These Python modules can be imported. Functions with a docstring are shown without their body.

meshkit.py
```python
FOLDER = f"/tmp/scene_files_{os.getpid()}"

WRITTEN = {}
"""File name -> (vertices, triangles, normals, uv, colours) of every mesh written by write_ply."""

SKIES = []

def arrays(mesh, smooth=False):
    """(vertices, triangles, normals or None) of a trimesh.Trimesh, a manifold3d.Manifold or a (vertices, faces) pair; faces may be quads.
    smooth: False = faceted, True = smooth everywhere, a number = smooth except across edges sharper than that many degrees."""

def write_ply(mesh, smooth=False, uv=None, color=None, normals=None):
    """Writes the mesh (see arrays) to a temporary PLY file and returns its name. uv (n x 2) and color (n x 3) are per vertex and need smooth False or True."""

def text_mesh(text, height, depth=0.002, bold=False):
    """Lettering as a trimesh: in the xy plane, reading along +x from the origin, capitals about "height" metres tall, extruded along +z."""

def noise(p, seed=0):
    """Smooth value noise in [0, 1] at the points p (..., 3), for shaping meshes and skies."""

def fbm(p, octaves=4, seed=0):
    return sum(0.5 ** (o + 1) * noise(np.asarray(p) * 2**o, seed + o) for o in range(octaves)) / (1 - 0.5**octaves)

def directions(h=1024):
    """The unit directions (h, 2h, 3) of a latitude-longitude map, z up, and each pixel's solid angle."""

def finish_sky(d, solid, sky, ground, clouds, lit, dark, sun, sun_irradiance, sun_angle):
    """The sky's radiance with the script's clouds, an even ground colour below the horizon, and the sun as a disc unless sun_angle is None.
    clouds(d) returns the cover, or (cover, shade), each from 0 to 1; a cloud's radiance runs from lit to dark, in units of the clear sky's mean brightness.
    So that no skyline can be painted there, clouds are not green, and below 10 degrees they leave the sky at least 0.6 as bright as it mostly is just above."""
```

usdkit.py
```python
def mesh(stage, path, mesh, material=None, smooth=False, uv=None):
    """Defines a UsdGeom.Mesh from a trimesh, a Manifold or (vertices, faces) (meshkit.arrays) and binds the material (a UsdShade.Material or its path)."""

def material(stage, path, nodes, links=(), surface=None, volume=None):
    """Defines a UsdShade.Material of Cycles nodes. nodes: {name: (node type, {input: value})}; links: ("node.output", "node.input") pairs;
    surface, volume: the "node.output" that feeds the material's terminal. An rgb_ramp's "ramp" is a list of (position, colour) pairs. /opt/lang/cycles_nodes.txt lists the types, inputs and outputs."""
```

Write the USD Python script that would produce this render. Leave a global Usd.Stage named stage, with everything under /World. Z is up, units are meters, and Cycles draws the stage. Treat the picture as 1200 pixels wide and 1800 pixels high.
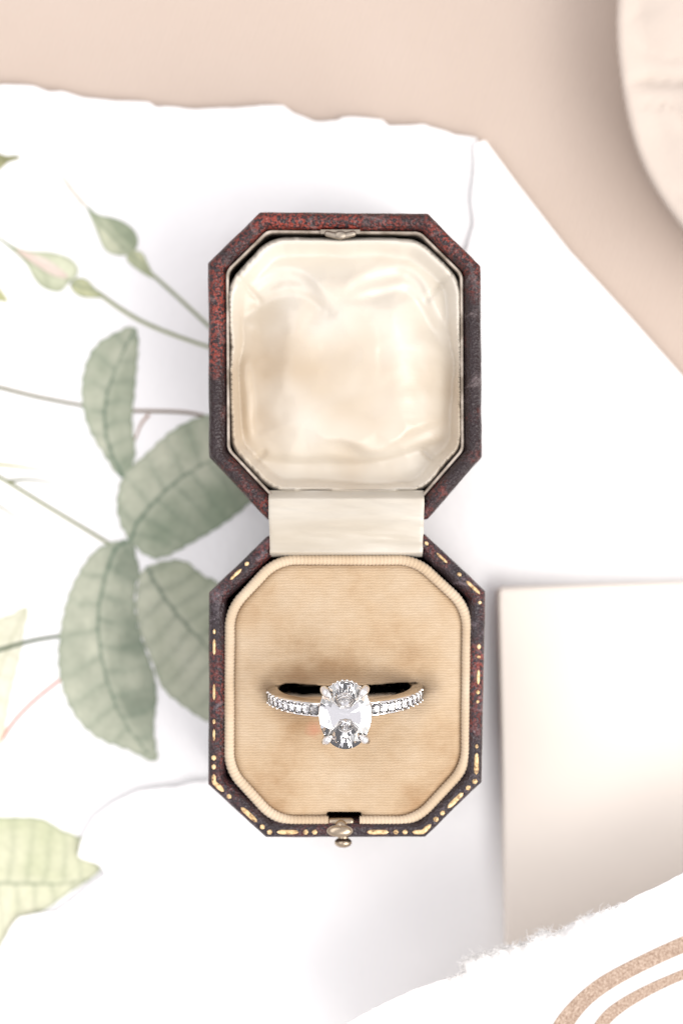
import math
import numpy as np, trimesh, manifold3d, shapely
from shapely.geometry import Polygon, LineString, Point
from scipy.spatial import cKDTree, Delaunay, HalfspaceIntersection, ConvexHull
from pxr import Usd, UsdGeom, UsdLux, Gf, Sdf, Vt, UsdShade
import usdkit, meshkit

stage = Usd.Stage.CreateInMemory()
UsdGeom.SetStageUpAxis(stage, 'Z'); UsdGeom.SetStageMetersPerUnit(stage, 1.0)
UsdGeom.Xform.Define(stage, '/World')
rng = np.random.default_rng(7)

# ------------------------------------------------------------------ camera, lamps, exposure
MM = 0.001
S = 0.075            # millimetres per photograph pixel in the plane of the box rims
Z0 = 24.0            # height of that plane above the table, mm
D = 470.0            # camera distance from that plane, mm
cam = UsdGeom.Camera.Define(stage, '/World/camera')
cam.AddTranslateOp().Set(Gf.Vec3d(0, 0, (Z0 + D) * MM))
cam.CreateHorizontalApertureAttr(24.0)
cam.CreateFocalLengthAttr(24.0 * D / (1200 * S))
cam.CreateFStopAttr(9.0)
cam.CreateFocusDistanceAttr((D - 6.5) * MM)
cam.CreateClippingRangeAttr(Gf.Vec2f(0.01, 100))
cam.CreateExposureAttr(0.26)

def rect(name, pos, aim, w, h, inten, col):
    l = UsdLux.RectLight.Define(stage, '/World/' + name)
    p, a = Gf.Vec3d(*pos), Gf.Vec3d(*aim)
    m = Gf.Matrix4d().SetLookAt(p, a, Gf.Vec3d(0.01, 0.02, 1)).GetInverse()
    l.AddTransformOp().Set(m)
    l.CreateWidthAttr(w); l.CreateHeightAttr(h); l.CreateIntensityAttr(inten); l.CreateColorAttr(Gf.Vec3f(*col))
    return l
rect('window_light', (0.95, -0.62, 0.85), (0, 0, 0), 1.2, 1.2, 3.4, (1.0, 0.965, 0.93))
rect('fill_light', (-0.9, 0.9, 1.3), (0, 0, 0), 1.1, 1.1, .6, (0.96, 0.97, 1.0))  # added fill lamp opposite the window, no real source there
rect('overhead_fill', (1.0, -0.55, 1.6), (1.0, -0.55, 0), 1.1, 2.6, 1.75, (1.0, .985, .965))  # unseen panel added overhead to lighten the shade round the box
rect('overhead_fill_001', (-0.95, 0.35, 1.6), (-0.95, 0.35, 0), 1.0, 2.6, 1.45, (1.0, .985, .965))  # second added panel; the gap between them gives the diamond contrast
dome = UsdLux.DomeLight.Define(stage, '/World/room_ambience')
dm = usdkit.material(stage, '/World/Looks/ambience', {'b': ('background_shader', {'color': (0.975, 0.945, 1.0), 'strength': .80})}, surface='b.background')
UsdShade.MaterialBindingAPI.Apply(dome.GetPrim()).Bind(dm)

# ------------------------------------------------------------------ helpers
def W(px, py, z):
    """photograph pixel -> x, y (mm) on the horizontal plane at height z"""
    k = S * (D + Z0 - z) / D
    return (np.asarray(px, float) - 600) * k, -(np.asarray(py, float) - 900) * k
def P(pts, z):
    a = np.asarray(pts, float); x, y = W(a[:, 0], a[:, 1], z)
    return np.stack([x, y], 1)
def B(px, py): return (px - 600) * S, -(py - 900) * S      # in the rim plane

used = {}
def free(parent, name):
    k = parent + '/' + name; n = used.get(k, 0); used[k] = n + 1
    return k if n == 0 else f'{k}_{n:03d}'
ORIG = {}
def thing(name, label, cat, loc=(0, 0, 0), group=None):
    p = free('/World', name); x = UsdGeom.Xform.Define(stage, p); x.AddTranslateOp().Set(Gf.Vec3d(*(np.array(loc) * MM)))
    ORIG[p] = np.array(loc, float); tag(x.GetPrim(), label, cat, group); return p
def tag(o, label=None, cat=None, group=None, kind=None):
    for k, v in (('label', label), ('category', cat), ('group', group), ('kind', kind)):
        if v: o.SetCustomDataByKey(k, v)
def obj(name, mesh, mat, parent='/World', smooth=40, tint=None, label=None, kind=None):
    """mesh in world millimetres -> one Mesh prim"""
    p = free(parent, name); org = np.zeros(3)
    root = '/'.join(p.split('/')[:3])
    if root in ORIG: org = ORIG[root]
    v, f, n = meshkit.arrays(mesh, smooth)
    me = usdkit.mesh(stage, p, ((v - org) * MM, f), M[mat], smooth=False)
    if n is not None:
        me.CreateNormalsAttr(Vt.Vec3fArray.FromNumpy(n.astype(np.float32))); me.SetNormalsInterpolation('vertex')
    if tint is not None:
        UsdGeom.PrimvarsAPI(me).CreatePrimvar('tint', Sdf.ValueTypeNames.Color3fArray, 'vertex').Set(Vt.Vec3fArray.FromNumpy(np.asarray(tint, np.float32)))
    tag(me.GetPrim(), label, kind=kind)
    return p
def prim(p): return stage.GetPrimAtPath(p)
def cat(ms):
    ms = [m if isinstance(m, trimesh.Trimesh) else trimesh.Trimesh(*m, process=False) for m in ms]
    return trimesh.util.concatenate(ms)
def fbm(x, y, s, seed=0, oct=4): return meshkit.fbm(np.stack([np.asarray(x) / s + 50.3, np.asarray(y) / s + 71.7, np.full(np.shape(x), seed * 3.17 + .5)], -1), oct, seed) - 0.5
def sst(a, b, x):
    t = np.clip((x - a) / (b - a), 0, 1); return t * t * (3 - 2 * t)
def resample(pts, step, closed=True):
    p = np.asarray(pts, float)
    if closed: p = np.vstack([p, p[:1]])
    d = np.r_[0, np.cumsum(np.linalg.norm(np.diff(p, axis=0), axis=1))]
    n = max(3, int(round(d[-1] / step)))
    t = np.linspace(0, d[-1], n, endpoint=not closed)
    return np.stack([np.interp(t, d, p[:, 0]), np.interp(t, d, p[:, 1])], 1)
def spline(pts, step, closed=False):
    from scipy.interpolate import CubicSpline
    p = np.asarray(pts, float)
    if closed: p = np.vstack([p, p[:1]])
    d = np.r_[0, np.cumsum(np.sqrt(np.linalg.norm(np.diff(p, axis=0), axis=1)) + 1e-9)]
    cs = CubicSpline(d, p, bc_type='periodic' if closed else 'natural')
    q = cs(np.linspace(0, d[-1], 400))
    return resample(q[:-1] if closed else q, step, closed)
def deckle(pts, amp, size, seed, step):
    """feathered hand-torn edge: closed outline displaced along its normal"""
    p = resample(pts, step); t = np.roll(p, -1, 0) - np.roll(p, 1, 0); n = np.stack([t[:, 1], -t[:, 0]], 1) / (np.linalg.norm(t, axis=1, keepdims=True) + 1e-9)
    w = fbm(p[:, 0], p[:, 1], size, seed, 5) * 2
    return p + n * (w * amp)[:, None]
def fill(poly, step, bstep=None):
    """triangulated interior of a polygon: vertices, triangles, boundary loop count"""
    poly = poly if isinstance(poly, Polygon) else Polygon(poly)
    if not poly.is_valid:
        poly = poly.buffer(0)
        if poly.geom_type != 'Polygon': poly = max(poly.geoms, key=lambda g: g.area)
    rings = [np.array(poly.exterior.coords)[:-1]] + [np.array(r.coords)[:-1] for r in poly.interiors]
    if bstep: rings = [resample(r, bstep) for r in rings]
    bp = np.vstack(rings)
    x0, y0, x1, y1 = poly.bounds
    gx, gy = np.meshgrid(np.arange(x0, x1, step), np.arange(y0, y1, step)); gx = gx + (np.arange(gx.shape[0]) % 2)[:, None] * step / 2
    g = np.stack([gx.ravel(), gy.ravel()], 1)
    inner = poly.buffer(-0.55 * step)
    g = g[shapely.contains_xy(inner, g[:, 0], g[:, 1])] if not inner.is_empty else g[:0]
    v = np.vstack([bp, g]); f = Delaunay(v).simplices
    c = v[f].mean(1); ok = shapely.contains_xy(poly, c[:, 0], c[:, 1])
    f = f[ok]
    a = np.cross(v[f[:, 1]] - v[f[:, 0]], v[f[:, 2]] - v[f[:, 0]]); f[a < 0] = f[a < 0][:, ::-1]; f = f[np.abs(a) > 1e-9]
    return v, f, rings
def solid_sheet(poly, step, zf, th, bstep=None):
    v, f, rings = fill(poly, step, bstep)
    z = zf(v[:, 0], v[:, 1]); n = len(v)
    top = np.c_[v, z]; bot = np.c_[v, z - th]
    side, s = [], 0
    for r in rings:
        k = len(r); i = np.arange(k) + s; j = np.roll(i, -1); s += k
        side += [np.c_[i, i + n, j], np.c_[j, i + n, j + n]]
    F = np.vstack([f, f[:, ::-1] + n] + side)
    m = trimesh.Trimesh(np.vstack([top, bot]), F, process=False)
    return m
def tube(pts, rad, k=12, cap=True):
    """swept circle with varying radius and rounded ends"""
    p = np.asarray(pts, float); r = np.broadcast_to(np.asarray(rad, float), len(p)).copy()
    t = np.gradient(p, axis=0); t /= np.linalg.norm(t, axis=1, keepdims=True) + 1e-12
    if cap:
        e0 = [p[0] - t[0] * r[0] * c for c in (1, .87, .5)]; e1 = [p[-1] + t[-1] * r[-1] * c for c in (.5, .87, 1)]
        p = np.vstack([e0, p, e1]); r = np.r_[r[0] * np.array([.02, .5, .87]), r, r[-1] * np.array([.87, .5, .02])]
        t = np.vstack([t[[0, 0, 0]], t, t[[-1, -1, -1]]])
    u = np.cross(t[0], [0.31, 0.2, 0.93]); u /= np.linalg.norm(u); vs = []
    a = np.linspace(0, 2 * np.pi, k, endpoint=False)
    for i in range(len(p)):
        u = u - t[i] * (u @ t[i]); u /= np.linalg.norm(u); w = np.cross(t[i], u)
        vs.append(p[i] + r[i] * (np.cos(a)[:, None] * u + np.sin(a)[:, None] * w))
    n = len(p); V = np.vstack(vs); F = []
    for i in range(n - 1):
        A = i * k + np.arange(k); Bq = i * k + (np.arange(k) + 1) % k
        F += [np.c_[A, Bq, A + k], np.c_[Bq, Bq + k, A + k]]
    m = trimesh.Trimesh(V, np.vstack(F), process=False)
    return m
def loft(rings, closed_profile=False):
    """rings: list of (n,3) loops, joined one to the next"""
    n = len(rings[0]); V = np.vstack(rings); F = []
    m = len(rings)
    for i in range(m if closed_profile else m - 1):
        a = i * n + np.arange(n); b = i * n + (np.arange(n) + 1) % n; c = ((i + 1) % m) * n + np.arange(n); d = ((i + 1) % m) * n + (np.arange(n) + 1) % n
        F += [np.c_[a, b, c], np.c_[b, d, c]]
    return trimesh.Trimesh(V, np.vstack(F), process=False)
def inset(poly, d):
    """mitred inset of a convex polygon (ccw)"""
    p = np.asarray(poly, float); n = len(p); q = []
    ns = [];
    for i in range(n):
        e = p[(i + 1) % n] - p[i]; e /= np.linalg.norm(e); ns.append(np.array([-e[1], e[0]]))
    for i in range(n):
        n0, n1 = ns[i - 1], ns[i]
        A = np.array([n0, n1]); b = np.array([n0 @ p[i] + d, n1 @ p[i] + d]); q.append(np.linalg.solve(A, b))
    return np.array(q)
def rounded(poly, r, ne=24, nc=9):
    """convex polygon with rounded corners, the same point count whatever its size"""
    p = np.asarray(poly, float); n = len(p); out = []; cor = []
    for i in range(n):
        a, b, c = p[i - 1], p[i], p[(i + 1) % n]
        u, w = (a - b) / np.linalg.norm(a - b), (c - b) / np.linalg.norm(c - b)
        half = math.acos(np.clip(u @ w, -1, 1)) / 2; t = min(r / math.tan(half), 0.45 * min(np.linalg.norm(a - b), np.linalg.norm(c - b)))
        s, e = b + u * t, b + w * t
        k = np.linspace(0, 1, nc)[:, None]
        cor.append((1 - k) ** 2 * s + 2 * k * (1 - k) * (b * .82 + (s + e) / 2 * .18) + k ** 2 * e)
    for i in range(n):
        out.append(cor[i]); a, b = cor[i][-1], cor[(i + 1) % n][0]
        k = np.linspace(0, 1, ne + 2)[1:-1, None]; out.append(a + (b - a) * k)
    return np.vstack(out)

# ------------------------------------------------------------------ materials
M = {}
def mat(name, nodes, links, surface='p.BSDF'):
    M[name] = usdkit.material(stage, '/World/Looks/' + name, nodes, links, surface=surface)
pos = ('geometry', {})
def paper(name, col, grain=0.10):
    mat(name, {'g': pos, 'n': ('noise_texture', {'scale': 900, 'detail': 5, 'roughness': .6}), 'n2': ('noise_texture', {'scale': 60, 'detail': 3}),
               'r': ('rgb_ramp', {'ramp': [(.3, tuple(c * .965 for c in col)), (.7, col)]}),
               'b': ('bump', {'strength': grain, 'distance': .0004}), 'p': ('principled_bsdf', {'roughness': .85, 'specular_ior_level': .2})},
        [('g.position', 'n.vector'), ('g.position', 'n2.vector'), ('n2.fac', 'r.fac'), ('r.color', 'p.base_color'), ('n.fac', 'b.height'), ('b.normal', 'p.normal')])
paper('handmade_paper', (.86, .855, .845), .25)
paper('white_paper', (.87, .865, .855), .22)
paper('cotton_paper', (.66, .645, .625), .3)
paper('cream_card', (.77, .705, .63), .05)
paper('plaster', (.535, .46, .395), .2)
mat('print_ink', {'a': ('attribute', {'attribute': 'tint'}), 'g': pos, 'n': ('noise_texture', {'scale': 1300, 'detail': 3}), 'r': ('rgb_ramp', {'ramp': [(.35, (.90, .90, .90)), (.65, (1, 1, 1))]}),
                  'm': ('mix', {'mix_type': 'multiply', 'fac': 1.0}), 'p': ('principled_bsdf', {'roughness': .85, 'specular_ior_level': .2})},
    [('g.position', 'n.vector'), ('n.fac', 'r.fac'), ('a.color', 'm.color1'), ('r.color', 'm.color2'), ('m.color', 'p.base_color')])
mat('gold_print', {'g': pos, 'n': ('noise_texture', {'scale': 3200, 'detail': 3, 'roughness': .7}), 'r': ('rgb_ramp', {'ramp': [(.32, (.22, .14, .09)), (.5, (.36, .26, .19)), (.68, (.50, .385, .30))]}),
                   'b': ('bump', {'strength': .5, 'distance': .0002}), 'p': ('principled_bsdf', {'roughness': .55, 'metallic': .15})},
    [('g.position', 'n.vector'), ('n.fac', 'r.fac'), ('r.color', 'p.base_color'), ('n.fac', 'b.height'), ('b.normal', 'p.normal')])
# twill cloth: fine slanting ribs
mat('twill', {'g': pos, 'mp': ('mapping', {'rotation': (0, 0, .35)}), 'w': ('wave_texture', {'scale': 420, 'distortion': .7, 'detail': 2, 'detail_scale': 2.5}),
              'n': ('noise_texture', {'scale': 45, 'detail': 3}), 'n3': ('noise_texture', {'scale': 1500, 'detail': 2}),
              'r': ('rgb_ramp', {'ramp': [(.25, (.53, .435, .365)), (.75, (.555, .46, .39))]}),
              'r2': ('rgb_ramp', {'ramp': [(0, (.84, .82, .80)), (1, (1, 1, 1))]}), 'm': ('mix', {'mix_type': 'multiply', 'fac': 1.0}),
              'b': ('bump', {'strength': .35, 'distance': .0003}), 'p': ('principled_bsdf', {'roughness': .8, 'sheen_weight': .15, 'specular_ior_level': .25})},
    [('g.position', 'mp.vector'), ('mp.vector', 'w.vector'), ('g.position', 'n.vector'), ('n.fac', 'r.fac'), ('w.fac', 'r2.fac'), ('r.color', 'm.color1'), ('r2.color', 'm.color2'),
     ('m.color', 'p.base_color'), ('w.fac', 'b.height'), ('b.normal', 'p.normal')])
# worn grained leather: dark brown with red rubbed through, pale scuffs and painted highlights
def leather(name, dark, red, scuff_shine, patch):
    mat(name, {'g': pos, 'v': ('voronoi_texture', {'scale': 2600}), 'n': ('noise_texture', {'scale': 2300, 'detail': 2, 'roughness': .6}), 'n2': ('noise_texture', {'scale': 85, 'detail': 3, 'roughness': .6}),
               'n4': ('noise_texture', {'scale': 260, 'detail': 6, 'roughness': .75, 'distortion': 1.0}),
               'rp': ('rgb_ramp', {'ramp': [(patch, (0, 0, 0)), (patch + .2, (1, 1, 1))]}), 'rf': ('rgb_ramp', {'ramp': [(.44, (0, 0, 0)), (.60, (1, 1, 1))]}), 'mk': ('mix', {'mix_type': 'multiply', 'fac': 1.0}),
               'r': ('mix', {'color1': dark, 'color2': red}), 'rs': ('rgb_ramp', {'ramp': [(.55, (0, 0, 0)), (.76, (.75, .75, .75))]}), 'mx': ('mix', {'color2': scuff_shine}),
               'b': ('bump', {'strength': .6, 'distance': .0003}), 'b2': ('bump', {'strength': .6, 'distance': .0006}), 'p': ('principled_bsdf', {'roughness': .34, 'specular_ior_level': .42})},
        [('g.position', 'v.vector'), ('g.position', 'n.vector'), ('g.position', 'n2.vector'), ('g.position', 'n4.vector'), ('n2.fac', 'rp.fac'), ('n.fac', 'rf.fac'), ('rp.color', 'mk.color1'), ('rf.color', 'mk.color2'),
         ('mk.color', 'r.fac'), ('n4.fac', 'rs.fac'), ('rs.color', 'mx.fac'), ('r.color', 'mx.color1'), ('mx.color', 'p.base_color'), ('v.distance', 'b.height'), ('n4.fac', 'b2.height'), ('b2.normal', 'b.normal'), ('b.normal', 'p.normal')])
leather('lid_leather', (.018, .008, .009), (.25, .037, .021), (.22, .17, .165), .445)
leather('base_leather', (.024, .015, .018), (.19, .035, .025), (.25, .20, .22), .46)
mat('gilt', {'g': pos, 'n': ('noise_texture', {'scale': 1600, 'detail': 4, 'roughness': .7}), 'r': ('rgb_ramp', {'ramp': [(.34, (.16, .09, .05)), (.46, (.66, .45, .22)), (.65, (.86, .66, .38))]}),
             'p': ('principled_bsdf', {'roughness': .42, 'metallic': .35})}, [('g.position', 'n.vector'), ('n.fac', 'r.fac'), ('r.color', 'p.base_color')])
mat('card_edge', {'g': pos, 'n': ('noise_texture', {'scale': 500, 'detail': 4}), 'r': ('rgb_ramp', {'ramp': [(.35, (.20, .16, .12)), (.65, (.50, .43, .36))]}), 'p': ('principled_bsdf', {'roughness': .7})},
    [('g.position', 'n.vector'), ('n.fac', 'r.fac'), ('r.color', 'p.base_color')])
mat('dark_lining', {'p': ('principled_bsdf', {'base_color': (.012, .009, .007), 'roughness': .9})}, [])
# aged ivory satin: fine weave, gloss along the threads
def satin(name, c0, c1, rough=.36, stretch=(1, 1, 1)):
    mat(name, {'g': pos, 'ms': ('mapping', {'scale': stretch}), 'n': ('noise_texture', {'scale': 45, 'detail': 3, 'roughness': .5}), 'mp': ('mapping', {'scale': (220, 2600, 800)}), 'w': ('noise_texture', {'scale': 1, 'detail': 2}),
               'r': ('rgb_ramp', {'ramp': [(.36, c0), (.6, c1)]}), 'b': ('bump', {'strength': .10, 'distance': .0002}),
               'p': ('principled_bsdf', {'roughness': rough, 'specular_ior_level': .55, 'sheen_weight': .15, 'anisotropic': .4})},
        [('g.position', 'ms.vector'), ('ms.vector', 'n.vector'), ('n.fac', 'r.fac'), ('r.color', 'p.base_color'), ('g.position', 'mp.vector'), ('mp.vector', 'w.vector'), ('w.fac', 'b.height'), ('b.normal', 'p.normal')])
satin('satin', (.44, .35, .245), (.60, .55, .465), .31)
satin('ribbon_satin', (.43, .38, .30), (.525, .485, .41), .33, (1.0, 4.5, 1))
# corded velvet: fine horizontal ribs, uneven fading
mat('velvet', {'g': pos, 'w': ('wave_texture', {'bands_direction': 'y', 'scale': 900, 'distortion': 3.0, 'detail': 3, 'detail_scale': 1.2}), 'n': ('noise_texture', {'scale': 95, 'detail': 4, 'roughness': .6}),
               'mp': ('mapping', {'scale': (.35, 1, .5)}), 'n2': ('noise_texture', {'scale': 1900, 'detail': 3, 'roughness': .6}),
               'r': ('rgb_ramp', {'ramp': [(.28, (.385, .25, .14)), (.46, (.495, .365, .235)), (.7, (.545, .43, .305))]}),
               'r2': ('rgb_ramp', {'ramp': [(.1, (.88, .865, .84)), (.8, (1, 1, 1))]}), 'r3': ('rgb_ramp', {'ramp': [(.3, (.93, .92, .90)), (.62, (1, 1, 1))]}),
               'm': ('mix', {'mix_type': 'multiply', 'fac': 1.0}), 'm2': ('mix', {'mix_type': 'multiply', 'fac': 1.0}),
               'sp': ('vector_math', {'math_type': 'distance', 'vector2': (B(552, 0)[0] * MM, B(0, 1281)[1] * MM, .0233)}), 'sn': ('math', {'math_type': 'multiply_add', 'value2': .0012}), 'sr': ('rgb_ramp', {'ramp': [(0, (.5, .5, .5)), (.35, (.28, .28, .28)), (1, (0, 0, 0))]}), 'ss': ('math', {'math_type': 'multiply', 'value2': 480.0}), 'sm': ('mix', {'color2': (.62, .10, .07)}),
               'wm': ('mapping', {'location': (-B(606, 0)[0] * MM * .20, -B(0, 1192)[1] * MM, -.0233), 'scale': (.20, 1, 1)}), 'wl': ('vector_math', {'math_type': 'length'}), 'wr': ('rgb_ramp', {'ramp': [(0, (.60, .55, .50)), (.45, (.68, .63, .58)), (1, (1, 1, 1))]}), 'wn': ('math', {'math_type': 'multiply_add', 'value2': .0022}), 'ws': ('math', {'math_type': 'multiply', 'value2': 240.0}), 'wx': ('mix', {'mix_type': 'multiply', 'fac': .8}),  # darker round the slot: worn nap plus contact shade put into the colour
               'b': ('bump', {'strength': .3, 'distance': .00025}), 'p': ('principled_bsdf', {'roughness': .9, 'sheen_weight': .3, 'sheen_roughness': .4, 'sheen_tint': (1, .9, .75), 'specular_ior_level': .15})},
    [('g.position', 'w.vector'), ('g.position', 'n.vector'), ('n.fac', 'r.fac'), ('g.position', 'mp.vector'), ('mp.vector', 'n2.vector'), ('w.fac', 'r2.fac'), ('n2.fac', 'r3.fac'),
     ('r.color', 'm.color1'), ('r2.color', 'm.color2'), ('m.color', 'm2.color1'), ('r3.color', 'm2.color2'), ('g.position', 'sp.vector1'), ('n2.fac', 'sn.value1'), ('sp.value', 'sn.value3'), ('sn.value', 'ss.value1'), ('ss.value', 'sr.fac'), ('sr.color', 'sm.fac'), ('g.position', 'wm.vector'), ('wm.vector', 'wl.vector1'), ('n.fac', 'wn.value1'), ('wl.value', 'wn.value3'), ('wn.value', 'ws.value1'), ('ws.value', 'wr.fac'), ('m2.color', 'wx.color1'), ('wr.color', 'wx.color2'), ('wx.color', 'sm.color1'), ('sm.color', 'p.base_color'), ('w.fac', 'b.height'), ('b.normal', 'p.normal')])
mat('cord', {'g': pos, 'n': ('noise_texture', {'scale': 120, 'detail': 3}), 'r': ('rgb_ramp', {'ramp': [(.3, (.48, .36, .235)), (.65, (.58, .47, .34))]}), 'p': ('principled_bsdf', {'roughness': .8, 'sheen_weight': .2, 'specular_ior_level': .2})},
    [('g.position', 'n.vector'), ('n.fac', 'r.fac'), ('r.color', 'p.base_color')])
def metal(name, col, rough, bump=0.0):
    mat(name, {'g': pos, 'n': ('noise_texture', {'scale': 900, 'detail': 4}), 'r': ('rgb_ramp', {'ramp': [(.3, tuple(c * .8 for c in col)), (.7, col)]}), 'b': ('bump', {'strength': bump, 'distance': .0002}),
               'p': ('principled_bsdf', {'metallic': 1.0, 'roughness': rough})}, [('g.position', 'n.vector'), ('n.fac', 'r.fac'), ('r.color', 'p.base_color'), ('n.fac', 'b.height'), ('b.normal', 'p.normal')])
metal('white_gold', (.88, .85, .81), .13)
metal('brass', (.47, .38, .28), .30, .15)
metal('dull_brass', (.36, .31, .25), .45, .25)
mat('diamond', {'g': ('glass_bsdf', {'color': (1, 1, 1), 'IOR': 2.417})}, [], surface='g.BSDF')
mat('small_diamond', {'g': ('glass_bsdf', {'color': (1, 1, 1), 'IOR': 2.417})}, [], surface='g.BSDF')

# ------------------------------------------------------------------ the table: cloth
xs = np.linspace(-320, 320, 161); X, Y = np.meshgrid(xs, xs)
Zc = fbm(X, Y, 60, 3, 3) * 1.2 - .7; Zc = np.minimum(Zc, -.05)
idx = np.arange(161 * 161).reshape(161, 161); q = np.stack([idx[:-1, :-1], idx[:-1, 1:], idx[1:, 1:], idx[1:, :-1]], -1).reshape(-1, 4)
c = obj('tabletop_cloth', (np.c_[X.ravel(), Y.ravel(), Zc.ravel()], q), 'twill', smooth=True)
tag(prim(c), 'beige twill cloth spread over the table under everything else', 'tablecloth', kind='structure')

# ------------------------------------------------------------------ round crinkled dish, upper right
HD = 12.0
cx, cy = W(1622, 60, HD); R = 540 * S * (D + Z0 - HD) / D
def creases(x, y):
    z = fbm(x, y, 9, 11, 3) * .5
    for k, (s, a, w) in enumerate(((14, 1.9, .05), (9, 1.2, .05), (22, 1.8, .035))):
        z = z - a * np.exp(-np.abs(fbm(x + 8 * fbm(x, y, 15, 9), y, s, 20 + k, 2)) / (w * .7)) * .6
    return z
rings = []
th = np.linspace(0, 2 * np.pi, 360, endpoint=False)
prof = [(R - 5, .3), (R - 2, .2), (R - .8, 2.5), (R - .2, 8), (R, HD - 1.1), (R - .15, HD - .5), (R - .6, HD - .1), (R - 1.2, HD)] + [(r, HD) for r in np.linspace(R - 2, .001, 70)]
for r, z in prof:
    wob = 1 + .004 * np.sin(5 * th + 1) + .003 * np.sin(11 * th)
    x, y = cx + r * np.cos(th) * wob, cy + r * np.sin(th) * wob
    zz = z + (creases(x, y) * np.clip((R - .6 - r) / 3, 0, 1) if r < R - .6 else 0)
    rings.append(np.c_[x, y, np.broadcast_to(zz, x.shape)])
d = obj('round_dish', loft(rings), 'plaster', smooth=50)
tag(prim(d), 'round cream dish with a crinkled surface lying on the beige cloth', 'dish')

# ------------------------------------------------------------------ papers
zA = lambda x, y: .35 + .5 * (fbm(x, y, 45, 5, 2) + .5) * .6
A_px = [(-160, 150), (-60, 146), (0, 148), (60, 150), (88, 162), (110, 160), (150, 173), (200, 178), (262, 178), (275, 187), (310, 188), (345, 192), (400, 190), (470, 184), (497, 184), (515, 198), (555, 212), (592, 212), (604, 206), (648, 206), (671, 210), (682, 222),
        (745, 217), (770, 226), (800, 238), (838, 242), (842, 300), (840, 600), (760, 1100), (640, 1480), (380, 1640), (200, 1720), (-160, 1860)]
A_out = deckle(P(A_px, .6), .22, 2.6, 3, .35)
Ap = thing('botanical_print', 'white deckle-edged sheet printed with green rose leaves and buds, under the box', 'paper', (W(250, 900, .5)[0], W(250, 900, .5)[1], 0))
obj('sheet', solid_sheet(Polygon(A_out).buffer(0), 2.4, zA, .25), 'handmade_paper', Ap, smooth=50)

Bleft = [(812, 1490 - 1040), (833, 395), (838, 330), (834, 280), (838, 243)]
B_px = [(842, 240), (852, 247), (905, 318), (1000, 440), (1100, 549), (1200, 662), (1330, 800), (1330, 1960), (-160, 1960), (-160, 1775), (-60, 1700), (0, 1668), (20, 1630), (34, 1613), (62, 1606), (100, 1603), (150, 1566), (188, 1536), (172, 1518), (140, 1505), (141, 1480),
        (165, 1440), (200, 1412), (245, 1394), (300, 1384), (365, 1372), (470, 1300), (560, 1150), (640, 950), (720, 720), (790, 540), (815, 470), (824, 430), (834, 395), (831, 345), (836, 300), (834, 262)]
B_out0 = P(B_px, 1.2)
torn = LineString(P(B_px[14:], 1.2))
B_out = deckle(B_out0, .35, 2.2, 8, .35)
# the long right edge is cut, not torn
def keep_straight(p, o):
    seg = LineString(P([(852, 247), (905, 318), (1000, 440), (1100, 549), (1200, 662), (1330, 800)], 1.2)); out = []
    for a in p:
        pt = Point(a); dd = seg.distance(pt)
        if dd < 1.2: b = seg.interpolate(seg.project(pt)); out.append((b.x, b.y))
        else: out.append(a)
    return np.array(out)
B_out = keep_straight(B_out, B_out0)
tornpts = np.array(resample(P(B_px[14:], 1.2), 1.0, False))

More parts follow.
